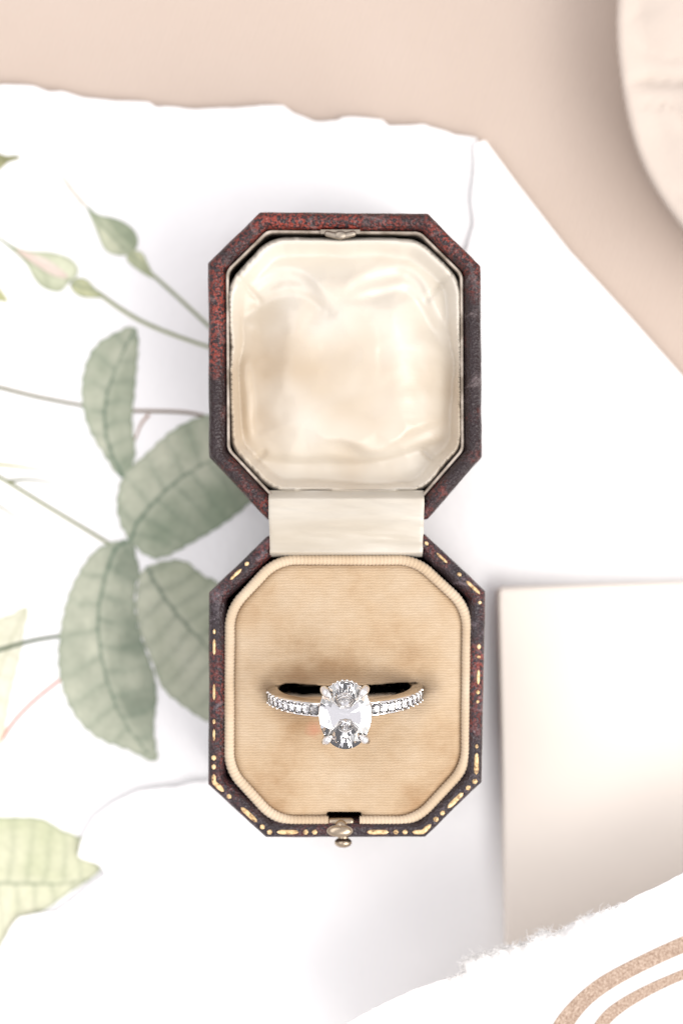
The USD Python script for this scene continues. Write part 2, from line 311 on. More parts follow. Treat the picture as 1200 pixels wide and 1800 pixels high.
tt = cKDTree(tornpts)
bx0, by0 = B(600, 920)
def zB(x, y):
    d_, _ = tt.query(np.c_[np.ravel(x), np.ravel(y)]); d_ = d_.reshape(np.shape(x))
    lift = np.exp(-(d_ / 5.0) ** 1.5)
    under = np.maximum(0, 1 - np.maximum(np.abs(x) / 19.5, np.abs(y + 1) / 43) ** 6)      # pressed flat below the box
    up = sst(0, 24, -y - 28 - 0 * x)
    return zA(x, y) + .42 + (.8 * lift) * (1 - under) * (.7 + .3 * (1 - up))
Bp = obj('torn_sheet', solid_sheet(Polygon(B_out).buffer(0), 2.0, zB, .28), 'white_paper', smooth=50)
tag(prim(Bp), 'blank white sheet with torn left edge and cut slanting right edge, under box and card', 'paper')

# printed plants on the botanical sheet
def srgb(c): c = np.asarray(c, float) / 255; return np.where(c < .04045, c / 12.92, ((c + .055) / 1.055) ** 2.4)
def ink(c): return np.clip(srgb(c) * .77, 0, .85)
def polar(v, rib):
    """arc position along the rib (0..1), signed distance from it, its length"""
    r = resample(rib, .25, False); t, i = cKDTree(r).query(v)
    i = np.asarray(i); tn = np.gradient(r, axis=0); tn /= np.linalg.norm(tn, axis=1, keepdims=True)
    dv = v - r[i]; sgn = np.sign(tn[i, 0] * dv[:, 1] - tn[i, 1] * dv[:, 0])
    L = np.linalg.norm(np.diff(r, axis=0), axis=1).sum()
    return i / (len(r) - 1), t * sgn, L
def leaf(name, outline, rib, c_light, c_dark, c_vein, dark_side=1, serr=.22, seed=0, lift=.10, veins=8, label=None, edge=0.28):
    o = spline(P(outline, .6), .28, True)
    if serr:
        k = np.arange(len(o)); t = np.roll(o, -1, 0) - np.roll(o, 1, 0); n = np.stack([t[:, 1], -t[:, 0]], 1) / (np.linalg.norm(t, axis=1, keepdims=True) + 1e-9)
        o = o + n * (serr * (((k / 7.0 + seed) % 1) - .5) * (1.1 + 1.8 * fbm(o[:, 0], o[:, 1], 3, seed)))[:, None]
    v, f, _ = fill(Polygon(o).buffer(0), .32)
    ribw = spline(P(rib, .6), .25)
    s, dd, L = polar(v, ribw)
    wmax = np.percentile(np.abs(dd), 97)
    side = sst(-.25, .25, dd * dark_side / wmax)
    tone = np.clip(.22 + .34 * side + 1.5 * fbm(v[:, 0], v[:, 1], 4, seed + 31, 4) + .25 * np.abs(dd) / wmax * side, 0, 1)
    col = ink(c_light) * (1 - tone[:, None]) + ink(c_dark) * tone[:, None]
    ph = s * veins - .55 * np.abs(dd) / wmax + .12 * np.sin(seed + 3 * s) + .5 * fbm(v[:, 0], v[:, 1], 6, seed + 60, 3) + .3 * (dd / wmax) ** 2 + np.where(dd > 0, .4, 0)
    ph = np.abs((ph % 1) - .5) * L / veins
    vein = np.exp(-(ph / .20) ** 2) * .26 * np.clip(1.15 - np.abs(dd) / wmax, 0, 1) + .16 * np.exp(-(ph / .8) ** 2)
    main = np.exp(-(np.abs(dd) / (.24 * (1.15 - .7 * s))) ** 2) * .80
    a = np.clip(vein + main, 0, 1)[:, None]
    hl = (np.exp(-((np.abs(dd) - .55) / .35) ** 2) * .25)[:, None]
    col = col * (1 - hl) + ink(c_light) * hl
    col = col * (1 - a) + ink(c_vein) * a
    bd = np.array([0.0]);
    if edge:
        e = cKDTree(o).query(v)[0]; q_ = (np.exp(-(e / .35) ** 2) * edge)[:, None]; col = col * (1 - q_) + ink(c_vein) * q_
    return obj(name, (np.c_[v, zA(v[:, 0], v[:, 1]) + lift], f), 'print_ink', Ap, smooth=True, tint=col, label=label)
def stem(name, pts, w0, w1, c0, c1, lift=.06, label=None):
    p = spline(P(pts, .6), .4); n = len(p); t = np.gradient(p, axis=0); t /= np.linalg.norm(t, axis=1, keepdims=True); nn = np.stack([-t[:, 1], t[:, 0]], 1)
    w = np.linspace(w0, w1, n)[:, None] * S * .52
    cols, vs = [], []
    for k, u in enumerate(np.linspace(-1, 1, 5)):
        vs.append(p + nn * w * u); g = (k / 4.0)
        cols.append(np.broadcast_to(ink(c0) * (1 - g) + ink(c1) * g, (n, 3)) * (1 + .12 * fbm(p[:, 0], p[:, 1], 4, 3))[:, None])
    v = np.vstack(vs); F = []
    for k in range(4):
        a = k * n + np.arange(n - 1); F += [np.c_[a + 1, a, a + n], np.c_[a + 1, a + n, a + n + 1]]
    F = np.vstack(F)
    if np.cross(v[F[0, 1]] - v[F[0, 0]], v[F[0, 2]] - v[F[0, 0]]) < 0: F = F[:, ::-1]
    obj(name, (np.c_[v, zA(v[:, 0], v[:, 1]) + lift], F), 'print_ink', Ap, smooth=True, tint=np.clip(np.vstack(cols), 0, .85), label=label)

G_l, G_d, G_v = (214, 217, 194), (160, 172, 148), (104, 128, 108)
stem('printed_stem', [(-40, 672), (0, 681), (60, 696), (148, 713)], 8, 6, (124, 128, 108), (176, 168, 146))
stem('printed_stem', [(230, 722), (290, 723), (335, 726), (372, 736), (430, 760)], 6, 6, (116, 114, 96), (170, 142, 124))
stem('printed_stem', [(262, 728), (248, 745), (241, 762), (236, 775)], 6, 3, (200, 168, 152), (176, 150, 132), label='short pinkish twig')
stem('printed_stem', [(-40, 818), (0, 839), (70, 882), (192, 956), (235, 985)], 7, 6, (186, 188, 142), (112, 118, 90))
stem('printed_stem', [(14, 846), (55, 843), (112, 854)], 6, 1.5, (116, 124, 96), (170, 170, 140))
stem('printed_stem', [(-20, 880), (10, 897), (30, 911), (50, 921)], 5, 1.5, (160, 160, 126), (130, 136, 100))
stem('printed_stem', [(-20, 815), (30, 820), (88, 829)], 8, 2, (222, 218, 180), (190, 190, 146))
stem('printed_stem', [(-40, 1150), (0, 1142), (50, 1128), (108, 1118)], 8, 6, (92, 108, 88), (132, 140, 116), lift=.14)
stem('printed_stem', [(-30, 1345), (0, 1306), (20, 1275), (58, 1234), (110, 1192)], 6, 5, (206, 132, 114), (222, 160, 140), lift=.05, label='pink thorny stem')
stem('printed_stem', [(258, 474), (310, 520), (365, 571), (420, 620)], 7, 7, (150, 158, 130), (200, 204, 176))
stem('printed_stem', [(172, 514), (205, 538), (250, 565), (310, 590), (365, 609), (420, 625)], 8, 6, (196, 200, 164), (148, 154, 124))
leaf('printed_leaf', [(237, 575), (205, 583), (172, 603), (152, 635), (143, 680), (147, 725), (161, 765), (186, 806), (216, 840), (234, 815), (238, 790), (233, 742), (236, 700), (241, 640)],
     [(236, 578), (207, 640), (189, 690), (184, 740), (193, 790), (216, 838)][::-1], G_l, G_d, G_v, -1, seed=1, veins=7)
leaf('printed_leaf', [(228, 950), (207, 905), (208, 862), (222, 830), (256, 798), (288, 768), (325, 743), (370, 728), (430, 726), (470, 770), (460, 850), (433, 889), (377, 931), (330, 958), (283, 981), (258, 977)],
     [(228, 955), (240, 922), (266, 888), (310, 846), (366, 812), (450, 776)], G_l, G_d, G_v, -1, seed=2, veins=8, lift=.13)
leaf('printed_leaf', [(215, 950), (232, 955), (242, 990), (246, 1002), (239, 1030), (238, 1073), (247, 1117), (262, 1160), (272, 1192), (275, 1235), (271, 1290), (274, 1338), (232, 1322), (180, 1302), (143, 1273), (117, 1230), (104, 1180), (103, 1137), (110, 1087), (123, 1040), (147, 993), (176, 962)],
     [(222, 952), (203, 966), (183, 1023), (173, 1077), (177, 1147), (197, 1223), (227, 1283), (270, 1334)], G_l, (150, 160, 140), G_v, 1, seed=3, veins=9, lift=.16)
leaf('printed_leaf', [(256, 998), (290, 986), (328, 988), (352, 1008), (380, 1022), (420, 1060), (432, 1150), (420, 1250), (368, 1268), (343, 1257), (310, 1233), (284, 1207), (267, 1163), (248, 1117), (239, 1063), (246, 1010)],
     [(258, 998), (290, 1052), (330, 1102), (366, 1140), (418, 1200)], G_l, (178, 186, 160), (104, 122, 106), 1, seed=4, veins=7, lift=.10)
leaf('printed_leaf', [(-90, 1470), (-40, 1441), (0, 1437), (42, 1437), (80, 1442), (103, 1456), (124, 1465), (160, 1484), (180, 1520), (150, 1552), (122, 1570), (92, 1592), (66, 1606), (40, 1616), (22, 1650), (0, 1672), (-60, 1700), (-100, 1600)],
     [(-90, 1556), (0, 1553), (70, 1554), (140, 1550), (178, 1537)], (238, 236, 208), (208, 212, 176), (140, 152, 126), 1, seed=5, serr=.07, veins=8, lift=.06, label='yellow-green leaf', edge=.45)
leaf('printed_leaf', [(48, 1067), (22, 1078), (0, 1085), (-40, 1098), (-70, 1200), (-50, 1340), (-10, 1322), (4, 1300), (12, 1268), (20, 1220), (37, 1150), (43, 1110)],
     [(46, 1070), (10, 1150), (-40, 1300)], (240, 238, 218), (226, 226, 198), (208, 208, 178), -1, seed=6, veins=6, lift=.06, label='pale yellow leaf')
leaf('printed_leaf', [(-50, 262), (0, 270), (20, 273), (38, 275), (20, 283), (0, 297), (-40, 320)], [(-50, 285), (0, 282), (36, 276)], (196, 192, 150), (150, 150, 110), (120, 124, 92), 1, seed=7, serr=.1, veins=5)
leaf('printed_leaf', [(-30, 495), (-8, 500), (4, 512), (14, 531), (-4, 528), (-30, 530)], [(-30, 512), (12, 530)], (224, 222, 170), (200, 200, 150), (170, 174, 130), 1, seed=8, serr=.05, veins=3)
leaf('printed_bud', [(152, 361), (168, 374), (192, 381), (224, 394), (240, 413), (241, 432), (228, 446), (205, 448), (186, 440), (175, 420), (162, 388)], [(154, 364), (190, 408), (228, 446)], (228, 230, 200), (158, 170, 142), (150, 162, 136), 1, serr=0, seed=9, veins=2, lift=.10, edge=.5)
leaf('printed_bud_tip', [(105, 302), (122, 322), (140, 345), (156, 366), (146, 362), (130, 344), (116, 325)], [(107, 305), (130, 335), (153, 363)], (240, 236, 224), (226, 222, 206), (214, 208, 190), 1, serr=0, seed=10, veins=2, lift=.08)
leaf('printed_bud_base', [(222, 452), (235, 440), (251, 446), (260, 464), (270, 488), (250, 479), (232, 466)], [(228, 446), (248, 462), (268, 486)], (228, 230, 190), (168, 178, 146), (158, 168, 138), -1, serr=0, seed=11, veins=2, lift=.13, edge=.5)
leaf('printed_bud', [(-20, 405), (0, 417), (26, 433), (56, 441), (82, 442), (106, 447), (126, 456), (137, 471), (134, 486), (122, 496), (108, 511), (90, 511), (70, 501), (55, 480), (38, 455)], [(-10, 412), (40, 450), (85, 480), (126, 494)], (228, 232, 202), (186, 192, 160), (146, 156, 126), -1, serr=0, seed=12, veins=2, lift=.08, edge=.5)
leaf('printed_petal', [(28, 438), (58, 446), (82, 455), (104, 470), (120, 487), (100, 486), (76, 474), (52, 458)], [(30, 440), (75, 464), (118, 486)], (242, 232, 218), (236, 216, 202), (228, 204, 190), -1, serr=0, seed=13, veins=1, lift=.13, label='pink petal showing in the opening bud')
leaf('printed_bud_base', [(124, 498), (138, 488), (155, 493), (166, 505), (184, 521), (165, 523), (142, 521), (128, 511)], [(126, 500), (150, 506), (182, 521)], (228, 228, 180), (164, 174, 146), (150, 160, 132), 1, serr=0, seed=14, veins=2, lift=.12, edge=.5)

# ------------------------------------------------------------------ cream card box at right
e_px = [(872, 1032), (1330, 1018), (1330, 1790), (890, 1790)]
ZE = 4.6
ep = P(e_px, ZE)[::-1]
rings = []
for dd, z in ((.9, 1.55), (.4, 1.7), (.05, 2.2), (0, 3), (0, ZE - 1.0), (.05, ZE - .6), (.2, ZE - .25), (.45, ZE - .06), (.8, ZE), (4, ZE + .04)):
    r = rounded(inset(ep, dd), max(.3, .9 - dd), 40, 9); rings.append(np.c_[r, np.full(len(r), z)])
cen = rings[-1][:, :2].mean(0)
for k in (.7, .4, .15, .0001):
    r = cen + (rings[9][:, :2] - cen) * k; rings.append(np.c_[r, np.full(len(r), ZE + .05)])
rings.insert(0, np.c_[cen + (rings[0][:, :2] - cen) * .0001, np.full(len(rings[0]), 1.55)])
e = obj('cream_box', loft(rings), 'cream_card', smooth=50)
tag(prim(e), 'smooth cream card box with soft edges, right of the ring box', 'box')

# ------------------------------------------------------------------ torn card with gold border, lower right, bowed up towards the lens
ZF = 22.0
tear_tree = cKDTree(resample(P([(816, 1711), (813, 1694), (834, 1684), (878, 1669), (925, 1659), (953, 1638), (978, 1642), (996, 1630), (1030, 1611)], ZF), .2, False))
def zF(x, y):
    u = (x - 20) * .62 + (-y - 55) * .78          # distance along the bow, away from the torn edge
    te = tear_tree.query(np.c_[np.ravel(x), np.ravel(y)])[0].reshape(np.shape(x)); rough = np.exp(-(te / 1.1) ** 1.5)
    return rough * (1.3 * fbm(x, y, .8, 45, 4) - .35) + ZF - .0018 * np.maximum(u - 4, 0) ** 2 - 1.2 * np.clip((28 - x) / 25, 0, 1.4) ** 2 + .25 * fbm(x, y, 14, 44, 2)
F_px = [(560, 1838), (610, 1802), (632, 1789), (685, 1760), (740, 1736), (785, 1722), (816, 1711), (813, 1694), (834, 1684), (878, 1669), (925, 1659), (953, 1638), (978, 1642), (996, 1630), (1030, 1611), (1056, 1602), (1100, 1586), (1116, 1576), (1165, 1554), (1200, 1535), (1300, 1490),
        (1900, 1430), (2000, 2300), (1050, 2400)]
F_out = deckle(P(F_px, ZF), .14, 1.1, 15, .16)
Fl = W(1000, 1750, ZF)
Fp = thing('gold_bordered_card', 'white torn-edge card with two curved gold lines in the lower right corner', 'paper', (Fl[0], Fl[1], 0))
def fine_sheet(poly, zf, thk):
    """sheet whose grid is finest near the tear"""
    near = Polygon(P([(790, 1735), (800, 1670), (1060, 1570), (1090, 1640), (860, 1745)], ZF))
    x0, y0, x1, y1 = poly.bounds; gs = []
    for step, area in ((1.6, poly.buffer(-.9).difference(near)), (.22, poly.buffer(-.12).intersection(near))):
        bx = area.bounds; gx, gy = np.meshgrid(np.arange(bx[0], bx[2], step), np.arange(bx[1], bx[3], step)); g = np.stack([gx.ravel(), gy.ravel()], 1)
        gs.append(g[shapely.contains_xy(area, g[:, 0], g[:, 1])])
    r = np.array(poly.exterior.coords)[:-1]; v = np.vstack([r] + gs); f = Delaunay(v).simplices; c_ = v[f].mean(1); f = f[shapely.contains_xy(poly, c_[:, 0], c_[:, 1])]
    ar = np.cross(v[f[:, 1]] - v[f[:, 0]], v[f[:, 2]] - v[f[:, 0]]); f[ar < 0] = f[ar < 0][:, ::-1]; f = f[np.abs(ar) > 1e-9]
    z = zf(v[:, 0], v[:, 1]); n = len(v); i = np.arange(len(r)); j = np.roll(i, -1)
    return trimesh.Trimesh(np.vstack([np.c_[v, z], np.c_[v, z - thk]]), np.vstack([f, f[:, ::-1] + n, np.c_[i, i + n, j], np.c_[j, i + n, j + n]]), process=False)
F_poly = Polygon(F_out).buffer(0)
if F_poly.geom_type != 'Polygon': F_poly = max(F_poly.geoms, key=lambda g: g.area)
obj('sheet', fine_sheet(F_poly, zF, .3), 'cotton_paper', Fp, smooth=50)
def band(outer, inner, lab):
    a, b = spline(P(outer, ZF), .5), spline(P(inner, ZF), .5)
    v, f, _ = fill(Polygon(np.vstack([a, b[::-1]])).buffer(0), .6)
    obj('gold_line', (np.c_[v, zF(v[:, 0], v[:, 1]) + .05], f), 'gold_print', Fp, smooth=True, label=lab)
band([(955, 1840), (973, 1800), (1001, 1764), (1040, 1729), (1080, 1704), (1140, 1674), (1200, 1647), (1320, 1600)], [(990, 1840), (1010, 1801), (1036, 1769), (1066, 1745), (1106, 1721), (1150, 1699), (1200, 1677), (1320, 1630)], 'wide outer gold line')
band([(1020, 1840), (1045, 1801), (1066, 1776), (1106, 1749), (1150, 1727), (1200, 1706), (1320, 1660)], [(1042, 1840), (1072, 1801), (1101, 1776), (1150, 1747), (1200, 1724), (1320, 1678)], 'narrow inner gold line')
# loose cotton fibres along the tear
ft = resample(P(F_px[5:17], ZF), .06, False); fib = []
for i in range(len(ft)):
    px_ = ft[i, 0] / S * D / (D + Z0 - ZF) + 600
    dens = .9 if 812 < px_ < 985 else .15
    for _ in range(4):
        if rng.random() > dens: continue
        b = ft[i] + rng.normal(0, .12, 2); ang = math.radians(rng.normal(118, 40)); L = rng.gamma(2.2, .22)
        p0 = np.array([b[0], b[1] - .25, zF(b[0], b[1]) + .02]); cu = rng.normal(0, .9)
        q_ = [p0 + np.array([math.cos(ang + cu * t) * L * t, math.sin(ang + cu * t) * L * t, .25 * L * t * rng.normal(.3, .5)]) for t in (0, .35, .7, 1)]
        fib.append(tube(q_, np.array([.045, .04, .03, .018]), 4, False))
obj('torn_fibres', cat(fib), 'cotton_paper', Fp, smooth=True, kind='stuff')

# ------------------------------------------------------------------ the ring box
ZB = 1.75                                     # underside of the box on the papers
def bpoly(px): return np.array([B(*p) for p in px])[::-1] if Polygon([B(*p) for p in px]).exterior.is_ccw is False else np.array([B(*p) for p in px])
lid_o = bpoly([(456, 371), (752, 374), (845, 466), (847, 803), (752, 913), (470, 913), (367, 803), (365, 461)])
base_o = bpoly([(470, 943), (746, 939), (853, 1040), (846, 1376), (747, 1473), (467, 1473), (366, 1380), (367, 1042)])
bc = B(606, 922)
RB = thing('ring_box', 'open octagonal antique ring box of worn brown leather, ivory satin and tan velvet', 'ring box', (bc[0], bc[1], ZB))

def shell(o, widths, prof, rc, seed, amp=.05):
    """leather-covered wall. prof: (inset mm, z mm); widths: scale of the inset for each edge handled by poly pairs"""
    rings = []
    for dd, z in prof:
        q_ = rounded(inset(o, dd), rc + .25 * (dd > 1), 30, 7)
        r = np.c_[q_, np.full(len(q_), z)]
        n = (fbm(r[:, 0] + 3 * z, r[:, 1], 1.1, seed, 4)) * amp; n2 = fbm(r[:, 0], r[:, 1], 4.0, seed + 1, 3) * amp * 1.6
        cc = q_.mean(0); dirn = q_ - cc; dirn /= np.linalg.norm(dirn, axis=1, keepdims=True)
        r[:, :2] += dirn * (n + n2)[:, None]; r[:, 2] += n * 1.2
        if z <= ZB + .01: r[:, 2] = z
        rings.append(r)
    rings.append(rings[0])
    return loft(rings[:-1], True)
# --- lid, opened flat: leather rim, card flange, satin lining
LW = 2.35
lprof = [(5.4, ZB), (.9, ZB), (.35, ZB + .2), (.1, ZB + 1), (0.05, 10), (0, 16), (0, 20.4), (-.04, 21.0), (.0, 22.9), (.12, 23.5), (.38, 23.9), (.8, 24.1), (1.3, 24.05), (1.7, 23.85), (2.05, 23.4), (2.3, 22.8), (2.4, 21.8), (2.4, 12), (2.5, ZB + 1.2), (5.4, ZB + 1.2)]
LID = obj('lid', shell(lid_o, None, lprof, .45, 21, .13), 'lid_leather', RB, smooth=35)
fl = []
for dd, z in ((2.36, 15), (2.36, 23.0), (2.44, 23.12), (2.66, 23.12), (2.74, 23.0), (2.74, 15)):
    q_ = rounded(inset(lid_o, dd), 1.6, 30, 7); fl.append(np.c_[q_, z + .12 * fbm(q_[:, 0], q_[:, 1], 2, 5)])
obj('flange', loft(fl, True), 'card_edge', LID, smooth=35)
dk = rounded(inset(lid_o, 2.45), 1.4, 10, 5); v, f, _ = fill(Polygon(dk), 1.5); obj('lining_board', (np.c_[v, np.full(len(v), 8.0)], f), 'dark_lining', LID)
# satin: walls rolled over at the edge, floor puffed with soft folds
sat_o = np.array([B(*p) for p in [(474, 412), (739, 415), (812, 494), (815, 784), (745, 868), (478, 867), (403, 786), (398, 497)]])[::-1]
if not Polygon(sat_o).exterior.is_ccw: sat_o = sat_o[::-1]
so = rounded(sat_o, 4.6, 40, 15)
so = so + .14 * np.stack([fbm(so[:, 0], so[:, 1], 3, 61), fbm(so[:, 0], so[:, 1], 3, 62)], 1) * 4
sp = Polygon(so)
v, f, _ = fill(sp, .33, .33)
ed = cKDTree(resample(so, .1)).query(v)[0]; ed = np.where(ed < .08, 0, ed)
qx, qy = v[:, 0] / S + 600, 900 - v[:, 1] / S      # photograph coordinates for shaping
def ridge(pts, w):
    dd = cKDTree(spline(np.array(pts, float), 2.0)).query(np.c_[qx, qy])[0]; return np.exp(-(dd / w) ** 2)
topness = np.clip((640 - qy) / 200, 0, 1); botness = np.clip((qy - 660) / 180, 0, 1)
wallw = 1.1 + 1.5 * topness + .6 * botness + 1.6 * fbm(v[:, 0], v[:, 1], 7, 71, 2)
z = -1.6 + 1.2 * sst(0, .6, ed) - 3.4 * sst(.5, wallw, ed) + 3.4 * sst(wallw * .8, wallw + 8, ed)
wx, wy = qx + 60 * fbm(v[:, 0], v[:, 1], 9, 75, 2), qy + 60 * fbm(v[:, 0], v[:, 1], 9, 76, 2)      # softly wandering folds
def fold(pts, w, h, side):
    """a fold: sharp crest with a long soft slope on one side (side: +1 below it in the picture)"""
    c_ = spline(np.array(pts, float), 2.0); d_, i_ = cKDTree(c_).query(np.c_[wx, wy]); t_ = np.gradient(c_, axis=0)[i_]
    sg = np.sign(t_[:, 0] * (wy - c_[i_, 1]) - t_[:, 1] * (wx - c_[i_, 0])) * side
    ends = np.minimum(i_, len(c_) - 1 - i_) / max(1, len(c_)); fade = sst(0, .22, ends)
    return h * fade * np.where(sg > 0, np.exp(-(d_ / w) ** 1.5), np.exp(-(d_ / (w * .30)) ** 2))
z += fold([(412, 555), (440, 495), (500, 462), (560, 480), (612, 545)], 40, 1.25, -1)
z -= fold([(425, 565), (470, 522), (530, 512), (600, 560)], 36, 1.15, 1)
z += fold([(590, 520), (640, 470), (705, 455), (755, 495), (785, 590)], 40, 1.2, -1)
z -= fold([(620, 535), (690, 500), (740, 540), (765, 620)], 34, 1.0, 1)
z += fold([(540, 800), (600, 770), (660, 790), (715, 745), (790, 735)], 38, 1.1, -1)
z -= fold([(430, 800), (520, 822), (640, 815), (720, 800), (795, 765)], 30, 1.0, 1)
z += fold([(425, 620), (440, 700), (450, 790)], 26, .6, 1)
z += fold([(600, 530), (650, 590), (665, 680)], 30, .55, 1)
z -= .2 * ridge([(570, 615), (605, 622), (640, 612)], 20)                                    # tufted dimple
z += .9 * fbm(v[:, 0], v[:, 1], 6, 73, 3) * sst(1.5, 6, ed) + .20 * fbm(v[:, 0], v[:, 1], 1.8, 74, 3) * sst(.5, 3, ed)
z = np.minimum(z, -.2)
for cpt, ang in (((430, 500), 45), ((775, 500), 135), ((438, 818), -42), ((772, 815), 222)):     # pleats in the corners
    a = math.radians(ang); x1, y1 = cpt[0] + 34 * math.cos(a), cpt[1] + 34 * math.sin(a); x0_, y0_ = cpt[0] - 26 * math.cos(a), cpt[1] - 26 * math.sin(a)
    z -= .55 * ridge([(x0_, y0_), cpt, (x1, y1)], 4.5) * sst(.2, .8, ed)
skirt = np.where(ed <= .0, -1.2, 0)
obj('satin_lining', (np.c_[v, 23.55 + z + skirt], f), 'satin', LID, smooth=True)
# metal catch in the front wall of the lid
cxl, cyl = B(598, 405)
cm = trimesh.creation.box((5.2, .55, 2.2)); cm.apply_translation((cxl, cyl - .1, 22.5))
k1 = tube([(cxl - 1.7, cyl - .35, 23.5), (cxl, cyl - .75, 23.55), (cxl + 1.7, cyl - .35, 23.5)], .42, 12)
k2 = trimesh.creation.icosphere(3, .62); k2.apply_scale((1.3, .9, .6)); k2.apply_translation((cxl, cyl - .55, 23.75))
obj('catch_plate', cat([cm, k1, k2]), 'dull_brass', LID, smooth=35)

# --- base: tooled leather rim
bprof = [(5.4, ZB), (.9, ZB), (.35, ZB + .2), (.1, ZB + 1), (0.05, 10), (0, 16), (0, 21.2), (-.05, 22.0), (-.02, 22.8), (.10, 23.25), (.32, 23.55), (.8, 23.75), (1.25, 23.8), (1.5, 23.68), (1.85, 23.35), (2.2, 22.7), (2.35, 21.6), (2.35, 12), (2.45, ZB + 1.2), (5.4, ZB + 1.2)]
BASE = obj('base', shell(base_o, None, bprof, .45, 31, .08), 'base_leather', RB, smooth=35)
dk = rounded(inset(base_o, 2.4), 1.0, 10, 5); v, f, _ = fill(Polygon(dk), 1.5); obj('base_floor', (np.c_[v, np.full(len(v), 3.4)], f), 'dark_lining', BASE)
# gilt tooling: long dashes and pairs of dots round the rim
path = rounded(inset(base_o, .72), .5, 30, 7); path = np.vstack([path, path[:1]])
dl = np.r_[0, np.cumsum(np.linalg.norm(np.diff(path, axis=0), axis=1))]
def at(s): s = s % dl[-1]; return np.array([np.interp(s, dl, path[:, 0]), np.interp(s, dl, path[:, 1])])
def dash(s0, L, w, fade):
    n = max(5, int(L / .22)); c_ = np.array([at(s0 + t) for t in np.linspace(0, L, n)]); t = np.gradient(c_, axis=0); t /= np.linalg.norm(t, axis=1, keepdims=True) + 1e-9; nn = np.stack([-t[:, 1], t[:, 0]], 1)
    u = np.linspace(-1, 1, n); ww = w * (1 - np.abs(u) ** 4.0) ** .5 * (1 + .5 * fbm(c_[:, 0], c_[:, 1], .5, int(s0 * 10) % 97)) * .5
    zz = 23.92 + .03 * fbm(c_[:, 0], c_[:, 1], .5, 4)
    vs = [np.c_[c_ + nn * ww[:, None] * k, zz + h] for k, h in ((-1, -.16), (-.6, 0), (0, .05), (.6, 0), (1, -.16))]
    V = np.vstack(vs); F = []
    for k in range(4):
        a = k * n + np.arange(n - 1); F += [np.c_[a, a + 1, a + n + 1], np.c_[a, a + n + 1, a + n]]
    F = np.vstack(F)
    a, b, c_ = V[F[:, 0]], V[F[:, 1]], V[F[:, 2]]; flip = np.cross(b - a, c_ - a)[:, 2] < 0; F[flip] = F[flip][:, ::-1]
    return trimesh.Trimesh(V, F, process=False)
knob_x = B(603, 1473)
s = 0.0; k = 0
pat = [(2.9, .62), (.75, .62), (.75, .62)]
while s < dl[-1] - 2.5:
    L, w = pat[k % 3]
    mid = at(s + L / 2); qxm, qym = mid[0] / S + 600, 900 - mid[1] / S
    worn = rng.random()
    skip = (470 < qxm < 748 and qym < 1000) or (572 < qxm < 640 and qym > 1400)
    thin = .55 if qym < 1330 else 1.0
    if not skip and worn > (.28 if qym < 1330 else .04):
        obj('gilt_dash', dash(s, L * (1 if qym > 1330 else rng.uniform(.55, 1)), w * (1 if qym > 1330 else rng.uniform(.5, .85)), 0), 'gilt', BASE, smooth=True)
    s += L + (.55 if k % 3 != 1 else .45); k += 1

# --- velvet pad with corded edge, slot for the ring and notch for the clasp
pip_o = bpoly([(482, 976), (733, 976), (830, 1066), (827, 1352), (735, 1453), (480, 1453), (394, 1356), (395, 1070)])
pipc = rounded(inset(pip_o, .62), 5.4, 60, 25); pipl = resample(pipc, .09)
a_ = np.linspace(0, 2 * np.pi, 10, endpoint=False)
tn = np.roll(pipl, -1, 0) - np.roll(pipl, 1, 0); tn /= np.linalg.norm(tn, axis=1, keepdims=True); nn = np.stack([-tn[:, 1], tn[:, 0]], 1)
arc = np.arange(len(pipl)) * .09
nx0, _ = B(577, 0); nx1, _ = B(632, 0); _, nyb = B(0, 1425)
innotch = (pipl[:, 0] > nx0) & (pipl[:, 0] < nx1) & (pipl[:, 1] < nyb)
start = int(np.where(innotch)[0][-1]) + 1
if innotch[0] and innotch[-1]: start = int(np.where(~innotch)[0][0])
order = np.roll(np.arange(len(pipl)), -start); order = order[~innotch[order]]
rv = []
for i in order:
    r = .66 * (1 + .055 * math.sin(arc[i] * 2 * math.pi / .50) + .10 * (fbm(pipl[i:i + 1, 0], pipl[i:i + 1, 1], 3, 8, 2)[0]))
    wv = .10 * (fbm(pipl[i:i + 1, 0], pipl[i:i + 1, 1], 6, 9, 2)[0])
    rv.append(np.c_[pipl[i] + nn[i] * (r * np.cos(a_)[:, None] + wv), 22.95 + r * .9 * np.sin(a_)])
V = np.vstack(rv); n = len(rv); F = []
for i in range(n - 1):
    A_ = i * 10 + np.arange(10); B_ = i * 10 + (np.arange(10) + 1) % 10; F += [np.c_[A_, A_ + 10, B_], np.c_[B_, A_ + 10, B_ + 10]]
F.append(np.array([[0, k + 1, k] for k in range(1, 9)])); F.append(np.array([[(n - 1) * 10, (n - 1) * 10 + k, (n - 1) * 10 + k + 1] for k in range(1, 9)]))
pip = trimesh.Trimesh(V, np.vstack(F), process=False)
if pip.volume < 0: pip.invert()
pad_o = Polygon(rounded(inset(pip_o, 1.0), 5.2, 40, 15))
sx0, sy0 = B(487, 1215); sx1, sy1 = B(730, 1212)
slot = LineString([(sx0, sy0), ((sx0 + sx1) / 2, sy0 - .15), (sx1, sy1)])
hole_pts = resample(np.array(slot.buffer(.80).exterior.coords)[:-1], .2); hole = Polygon(hole_pts + .22 * np.stack([fbm(hole_pts[:, 0], hole_pts[:, 1], 1.6, 55), 2.2 * fbm(hole_pts[:, 0], hole_pts[:, 1], 1.6, 56)], 1)).buffer(0)
nb = shapely.box(nx0, B(0, 1475)[1], nx1, B(0, 1432)[1])
pad_poly = pad_o.difference(hole).difference(nb.buffer(.25).buffer(-.0))
if pad_poly.geom_type != 'Polygon': pad_poly = max(pad_poly.geoms, key=lambda g: g.area)
v, f, rg = fill(pad_poly, .34, .25)
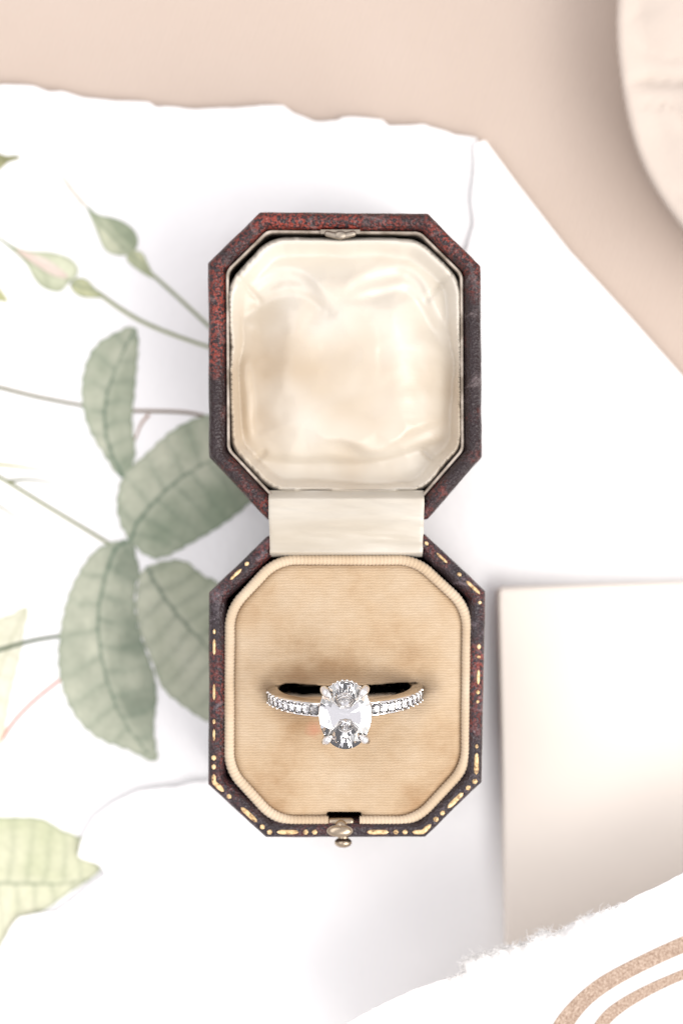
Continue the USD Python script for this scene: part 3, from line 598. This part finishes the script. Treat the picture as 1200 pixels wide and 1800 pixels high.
bd = cKDTree(resample(np.array(pad_o.exterior.coords)[:-1], .1)).query(v)[0]
sd = cKDTree(resample(np.array(slot.coords), .05, False)).query(v)[0]
nd = shapely.distance(shapely.points(v), nb)
z = 23.15 - .75 * np.exp(-(bd / .55) ** 2) + .35 * sst(0, 7, bd) + .18 * fbm(v[:, 0], v[:, 1], 7, 51, 3) * 2
up = v[:, 1] > sy0
z += np.where(up, .55, .30) * np.exp(-((sd - 3.6) / 1.6) ** 2)
z -= np.where(up, 1.5, .9) * np.exp(-((sd - .95) / (.75 if True else 1)) ** 1.0 * 1.0) if False else np.where(up, 2.3, 1.0) * np.exp(-np.maximum(sd - .95, 0) / np.where(up, 1.05, .6))
z -= .6 * np.exp(-nd / .5)
pad = trimesh.Trimesh(np.c_[v, z], f, process=False)
# cut edges of slot and notch turned down into the box
sk = []; s0 = 0
for r in rg:
    k = len(r); i = np.arange(k) + s0; j = np.roll(i, -1); s0 += k
    VV = np.vstack([np.c_[v[i], z[i]], np.c_[v[i], z[i] - 6.5]]); ii = np.arange(k); jj = np.roll(ii, -1)
    sk.append(trimesh.Trimesh(VV, np.vstack([np.c_[ii, ii + k, jj], np.c_[jj, ii + k, jj + k]]), process=False))
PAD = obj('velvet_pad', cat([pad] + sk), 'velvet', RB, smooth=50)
obj('corded_edge', pip, 'cord', PAD, smooth=60)

# --- satin hinge ribbon between lid and base
x0, _ = B(473, 0); x1, _ = B(744, 0); _, yt = B(0, 862); _, yb = B(0, 979)
u, w = np.meshgrid(np.linspace(0, 1, 90), np.linspace(0, 1, 70))
xx = x0 + (x1 - x0) * u; yy = yt + (yb - yt) * w
xx = xx + .18 * np.sin(4 * w + 1) * (u - .5) + .12 * fbm(xx, yy, 1.0, 3)
zz = 22.4 + 1.95 * sst(.0, .13, w) + .42 * fbm(xx * .16, yy, 1.5, 81, 4) + .55 * fbm(xx * .35 + yy, yy, 2.2, 83, 3) + .30 * (fbm(xx, yy, 6, 82, 2) + .3) + .30 * np.sin(np.pi * w) ** 2 * (1 + .5 * np.sin(3 * u)) - .22 * np.exp(-((w - .70 - .05 * u) / .07) ** 2) * (.4 + .6 * u)
zz = zz - 2.2 * sst(.93, 1.0, w) - .18 * np.exp(-np.minimum(u, 1 - u) / .008)
hid = np.arange(70 * 90).reshape(70, 90); q_ = np.stack([hid[:-1, :-1], hid[1:, :-1], hid[1:, 1:], hid[:-1, 1:]], -1).reshape(-1, 4)
rb = trimesh.Trimesh(*meshkit.arrays((np.c_[xx.ravel(), yy.ravel(), zz.ravel()], q_))[:2], process=False)
rb2 = rb.copy(); rb2.vertices[:, 2] -= .18; rb2.invert()
# turned selvedges close the two faces
edge = []
for col in (0, 89):
    i = hid[:, col]; VV = np.vstack([rb.vertices[i], rb2.vertices[i]]); k = len(i); a = np.arange(k - 1)
    edge.append(trimesh.Trimesh(VV, np.vstack([np.c_[a, a + 1, a + k], np.c_[a + 1, a + k + 1, a + k]]), process=False))
obj('hinge_ribbon', cat([rb, rb2] + edge), 'ribbon_satin', RB, smooth=60)

# --- push-button clasp at the front
kx, ky = B(603, 1473)
tx, ty = B(599, 1456)
tong = tube([(tx - 1.3, ty + .75, 22.9), (tx, ty + .77, 22.95), (tx + 1.3, ty + .75, 22.9)], .5, 14)
lip = trimesh.creation.cylinder(radius=1.55, height=.5, sections=48); lip.apply_scale((1.12, .52, .8)); lip.apply_translation((tx - .15, ty - .4, 23.75))
dome_ = trimesh.creation.icosphere(4, 1.5); dome_.apply_scale((1.02, .5, .36)); dome_.apply_translation((tx - .15, ty - .4, 23.95))
stemm = tube([(tx, ty + .3, 21), (tx, ty + .2, 23.2)], .9, 14)
CL = obj('clasp', cat([tong, lip, dome_, stemm]), 'brass', RB, smooth=40)
kn = trimesh.creation.cylinder(radius=.7, height=2.2, sections=32, transform=trimesh.transformations.rotation_matrix(np.pi / 2, [1, 0, 0])); kn.apply_translation((kx, ky - .3, 21.6))
kb = trimesh.creation.icosphere(4, 1.15); kb.apply_scale((1, .62, 1)); kb.apply_translation((kx, ky - .85, 21.6))
obj('push_button', cat([kn, kb]), 'brass', CL, smooth=40)

# ------------------------------------------------------------------ the ring
def halfspaces(hs):
    hi = HalfspaceIntersection(np.array(hs), np.array([0, 0, -.05])); v = np.unique(np.round(hi.intersections, 6), axis=0)
    h = ConvexHull(v); m = trimesh.Trimesh(v, h.simplices, process=True); trimesh.repair.fix_normals(m)
    return m
def plane(az, el, r, z):
    """half-space whose face leans el degrees from horizontal and passes radius r, height z at azimuth az"""
    n = np.array([math.cos(az) * math.sin(el), math.sin(az) * math.sin(el), math.cos(el)]); return [*n, -(n @ np.array([r * math.cos(az), r * math.sin(az), z]))]
def brilliant(n_main=8, full=True):
    hs = [[0, 0, 1, -.155]]
    a0 = 2 * math.pi / n_main
    for k in range(n_main):
        hs.append(plane(k * a0, math.radians(34), 1.0, .02)); hs.append(plane(k * a0, math.radians(180 - 41), 1.0, -.02))
        if full:
            hs.append(plane((k + .5) * a0, math.radians(20.5), .60 * math.cos(a0 / 2) * 1.0, .158))
            for s_ in (.25, -.25): hs.append(plane((k + s_ * .98) * a0, math.radians(40.5), .985, .024)); hs.append(plane((k + s_) * a0, math.radians(180 - 42.6), .985, -.024))
    for k in range(48 if full else 24): a = 2 * math.pi * (k + .5) / (48 if full else 24); hs.append([math.cos(a), math.sin(a), 0, -.985])
    return halfspaces(hs)
PADZ = 23.2
RO, RI, BW = 10.35, 8.75, 2.1                     # band outer and inner radius, width, mm
C = np.array([*B(606, 1220), PADZ - 1.6]); TILT = math.radians(10)
Rx = np.array([[1, 0, 0], [0, math.cos(TILT), -math.sin(TILT)], [0, math.sin(TILT), math.cos(TILT)]])
yaw = math.radians(1.0); Rz = np.array([[math.cos(yaw), -math.sin(yaw), 0], [math.sin(yaw), math.cos(yaw), 0], [0, 0, 1]])
def T(p): return (np.asarray(p, float) @ Rx.T) @ Rz.T + C     # ring frame: x across, y along the finger, z towards the stone
def TM(m): m = m.copy(); m.vertices = T(m.vertices); return m
RG = thing('diamond_ring', 'white gold engagement ring with oval diamond and pave band, set in the velvet', 'ring', tuple(T([0, 0, 0])))
# band
prof2 = [(-.5, 0), (-.5, .75), (-.40, .95), (.40, .95), (.5, .75), (.5, 0), (.42, -.16), (-.42, -.16)]
nb_ = 160; tt_ = np.linspace(0, 2 * np.pi, nb_, endpoint=False); rr = []
for yk, rk in [(-.5, .1), (-.5, .82), (-.43, .97), (-.33, 1.0), (-.29, .25), (.29, .25), (.33, 1.0), (.43, .97), (.5, .82), (.5, .1), (.38, 0), (-.38, 0)]:
    taper = 1 - .10 * (.5 - .5 * np.sin(tt_))
    r = RI + (RO - RI) * rk
    rr.append(np.c_[r * np.cos(tt_), BW * yk * taper, r * np.sin(tt_)])
bandm = loft(rr, True)
if bandm.volume < 0: bandm.invert()
obj('band', TM(bandm), 'white_gold', RG, smooth=30)
# oval diamond
ax, by = 3.40, 4.52
HG = RO + 2.55                                    # girdle height
def oval_brilliant(a, b, table=.62):
    """oval brilliant cut: table, 8 kites, 8 stars, 16 upper girdle, 8 mains and 16 lower halves, each a true plane"""
    hs = [[0, 0, 1, -.56]]
    def face(t, r, z, slope):
        nx, ny = math.cos(t) / a, math.sin(t) / b; l = math.hypot(nx, ny); nx, ny = nx / l, ny / l
        el = math.radians(slope); n = np.array([nx * math.sin(el), ny * math.sin(el), math.cos(el)])
        hs.append([*n, -(n @ np.array([r * a * math.cos(t), r * b * math.sin(t), z]))])
    def reach(t):
        nx, ny = math.cos(t) / a, math.sin(t) / b; l = math.hypot(nx, ny); return 1 / l
    for k in range(8):                       # crown
        t = k * math.pi / 4; h = reach(t)
        face(t, 1.0, .04, math.degrees(math.atan(.52 / (h * (1 - table)))))
        t2 = t + math.pi / 8; h2 = reach(t2)
        face(t2, table * .955, .56, math.degrees(math.atan(.52 / (h2 * (1 - table)))) * .60)
        for s_ in (.26, -.26):
            t3 = t + s_ * math.pi / 4; h3 = reach(t3)
            face(t3, .99, .05, math.degrees(math.atan(.52 / (h3 * (1 - table)))) * 1.22)
    jr = np.random.default_rng(4)
    for k in range(12):                      # pavilion
        t = (k + .5) * math.pi / 6; h = reach(t)
        dep = 3.10 + 1.3 * abs(math.sin(t)) + jr.normal(0, .05); face(t, 1.0, -.06, 180 - math.degrees(math.atan(dep / h)))
        for s_ in (.27, -.27):
            t3 = t + s_ * math.pi / 6; h3 = reach(t3)
            dep = 3.10 + 1.3 * abs(math.sin(t3)) + jr.normal(0, .04); face(t3, .985, -.07, 180 - math.degrees(math.atan(dep * 1.05 / h3)))
            face(t3, .93, -.62 if h3 < 4 else -.6, 180 - math.degrees(math.atan(dep * 1.05 / h3)) - 9)
    for k in range(64): face(2 * math.pi * (k + .5) / 64, .99, 0, 90)
    return halfspaces(hs)
gem = oval_brilliant(ax, by); gem.vertices = gem.vertices + [0, 0, HG]
STT = math.radians(3)                             # the stone leans a little less than the band
obj('oval_diamond', TM(gem), 'diamond', RG, smooth=False)
# claws
def claw(sx, sy):
    gx, gy = ax * .735 * sx, by * .715 * sy
    o = np.array([sx * .72, sy * .70, 0]); o /= np.linalg.norm(o)
    pts = [np.array([gx * .30, gy * .28, HG - 3.1]), np.array([gx * .68, gy * .66, HG - 1.7]), np.array([gx, gy, HG - .35]) + o * .16, np.array([gx, gy, HG + .12]) + o * .14, np.array([gx, gy, HG + .46]) - o * .12, np.array([gx, gy, HG + .60]) - o * .52, np.array([gx, gy, HG + .66]) - o * .86]
    from scipy.interpolate import CubicSpline
    cs = CubicSpline(np.arange(len(pts)), np.array(pts)); q_ = cs(np.linspace(0, len(pts) - 1, 40))
    rad = np.interp(np.linspace(0, len(pts) - 1, 40), [0, 1, 2, 3, 4, 5, 6], [.38, .42, .50, .58, .58, .46, .2])
    return tube(q_, rad, 16)
for sx in (-1, 1):
    for sy in (-1, 1): obj('claw', TM(claw(sx, sy)), 'white_gold', RG, smooth=60)
# basket: two rails, and the hidden row of tiny stones under the girdle
tt2 = np.linspace(0, 2 * np.pi, 90)
rail = lambda k, z, r: tube(np.c_[ax * k * np.cos(tt2), by * k * np.sin(tt2), np.full(90, z)], r, 10, False)
obj('basket', TM(cat([rail(.93, HG - .78, .30), rail(.52, HG - 2.35, .28)])), 'white_gold', RG, smooth=60)
bd_ = []
for k in range(34):
    a = 2 * math.pi * k / 34; b_ = trimesh.creation.icosphere(2, .20); b_.apply_translation((ax * .965 * math.cos(a), by * .985 * math.sin(a), HG - .62)); bd_.append(b_)
obj('hidden_halo', TM(cat(bd_)), 'white_gold', RG, smooth=60, kind='stuff')
# bridge shoulders that carry the basket
for sx in (-1, 1):
    q_ = [np.array([sx * 4.2, 0, math.sqrt(RO ** 2 - 4.2 ** 2) - 1.2]), np.array([sx * 2.9, 0, RO - 1.2]), np.array([sx * 1.6, 0, RO - .6])]
    obj('shoulder', TM(tube(q_, [.75, .7, .5], 12)), 'white_gold', RG, smooth=60)
# pave stones and their grain settings along the band
small = brilliant(8, True); ra = .66
beads = []
for sx in (-1, 1):
    for k in range(11):
        ang = math.radians(90 - sx * (16.5 + 6.6 * k))
        Rr = np.array([[math.sin(ang), 0, math.cos(ang)], [0, 1, 0], [-math.cos(ang), 0, math.sin(ang)]])
        g = small.copy(); g.vertices = (g.vertices * [ra, ra * 1.08, ra * 1.15] + [0, 0, RO - .06]) @ np.array([[math.sin(ang), 0, -math.cos(ang)], [0, 1, 0], [math.cos(ang), 0, math.sin(ang)]])
        obj('pave_stone', TM(g), 'small_diamond', RG, smooth=False)
        for dy in (-.70, .70):
            for da in (-3.375,):
                an = ang + math.radians(da * -sx); b_ = trimesh.creation.icosphere(2, .19); b_.apply_translation(((RO + .05) * math.cos(an), dy, (RO + .05) * math.sin(an))); beads.append(b_)
obj('grain_setting', TM(cat(beads)), 'white_gold', RG, smooth=60, kind='stuff')
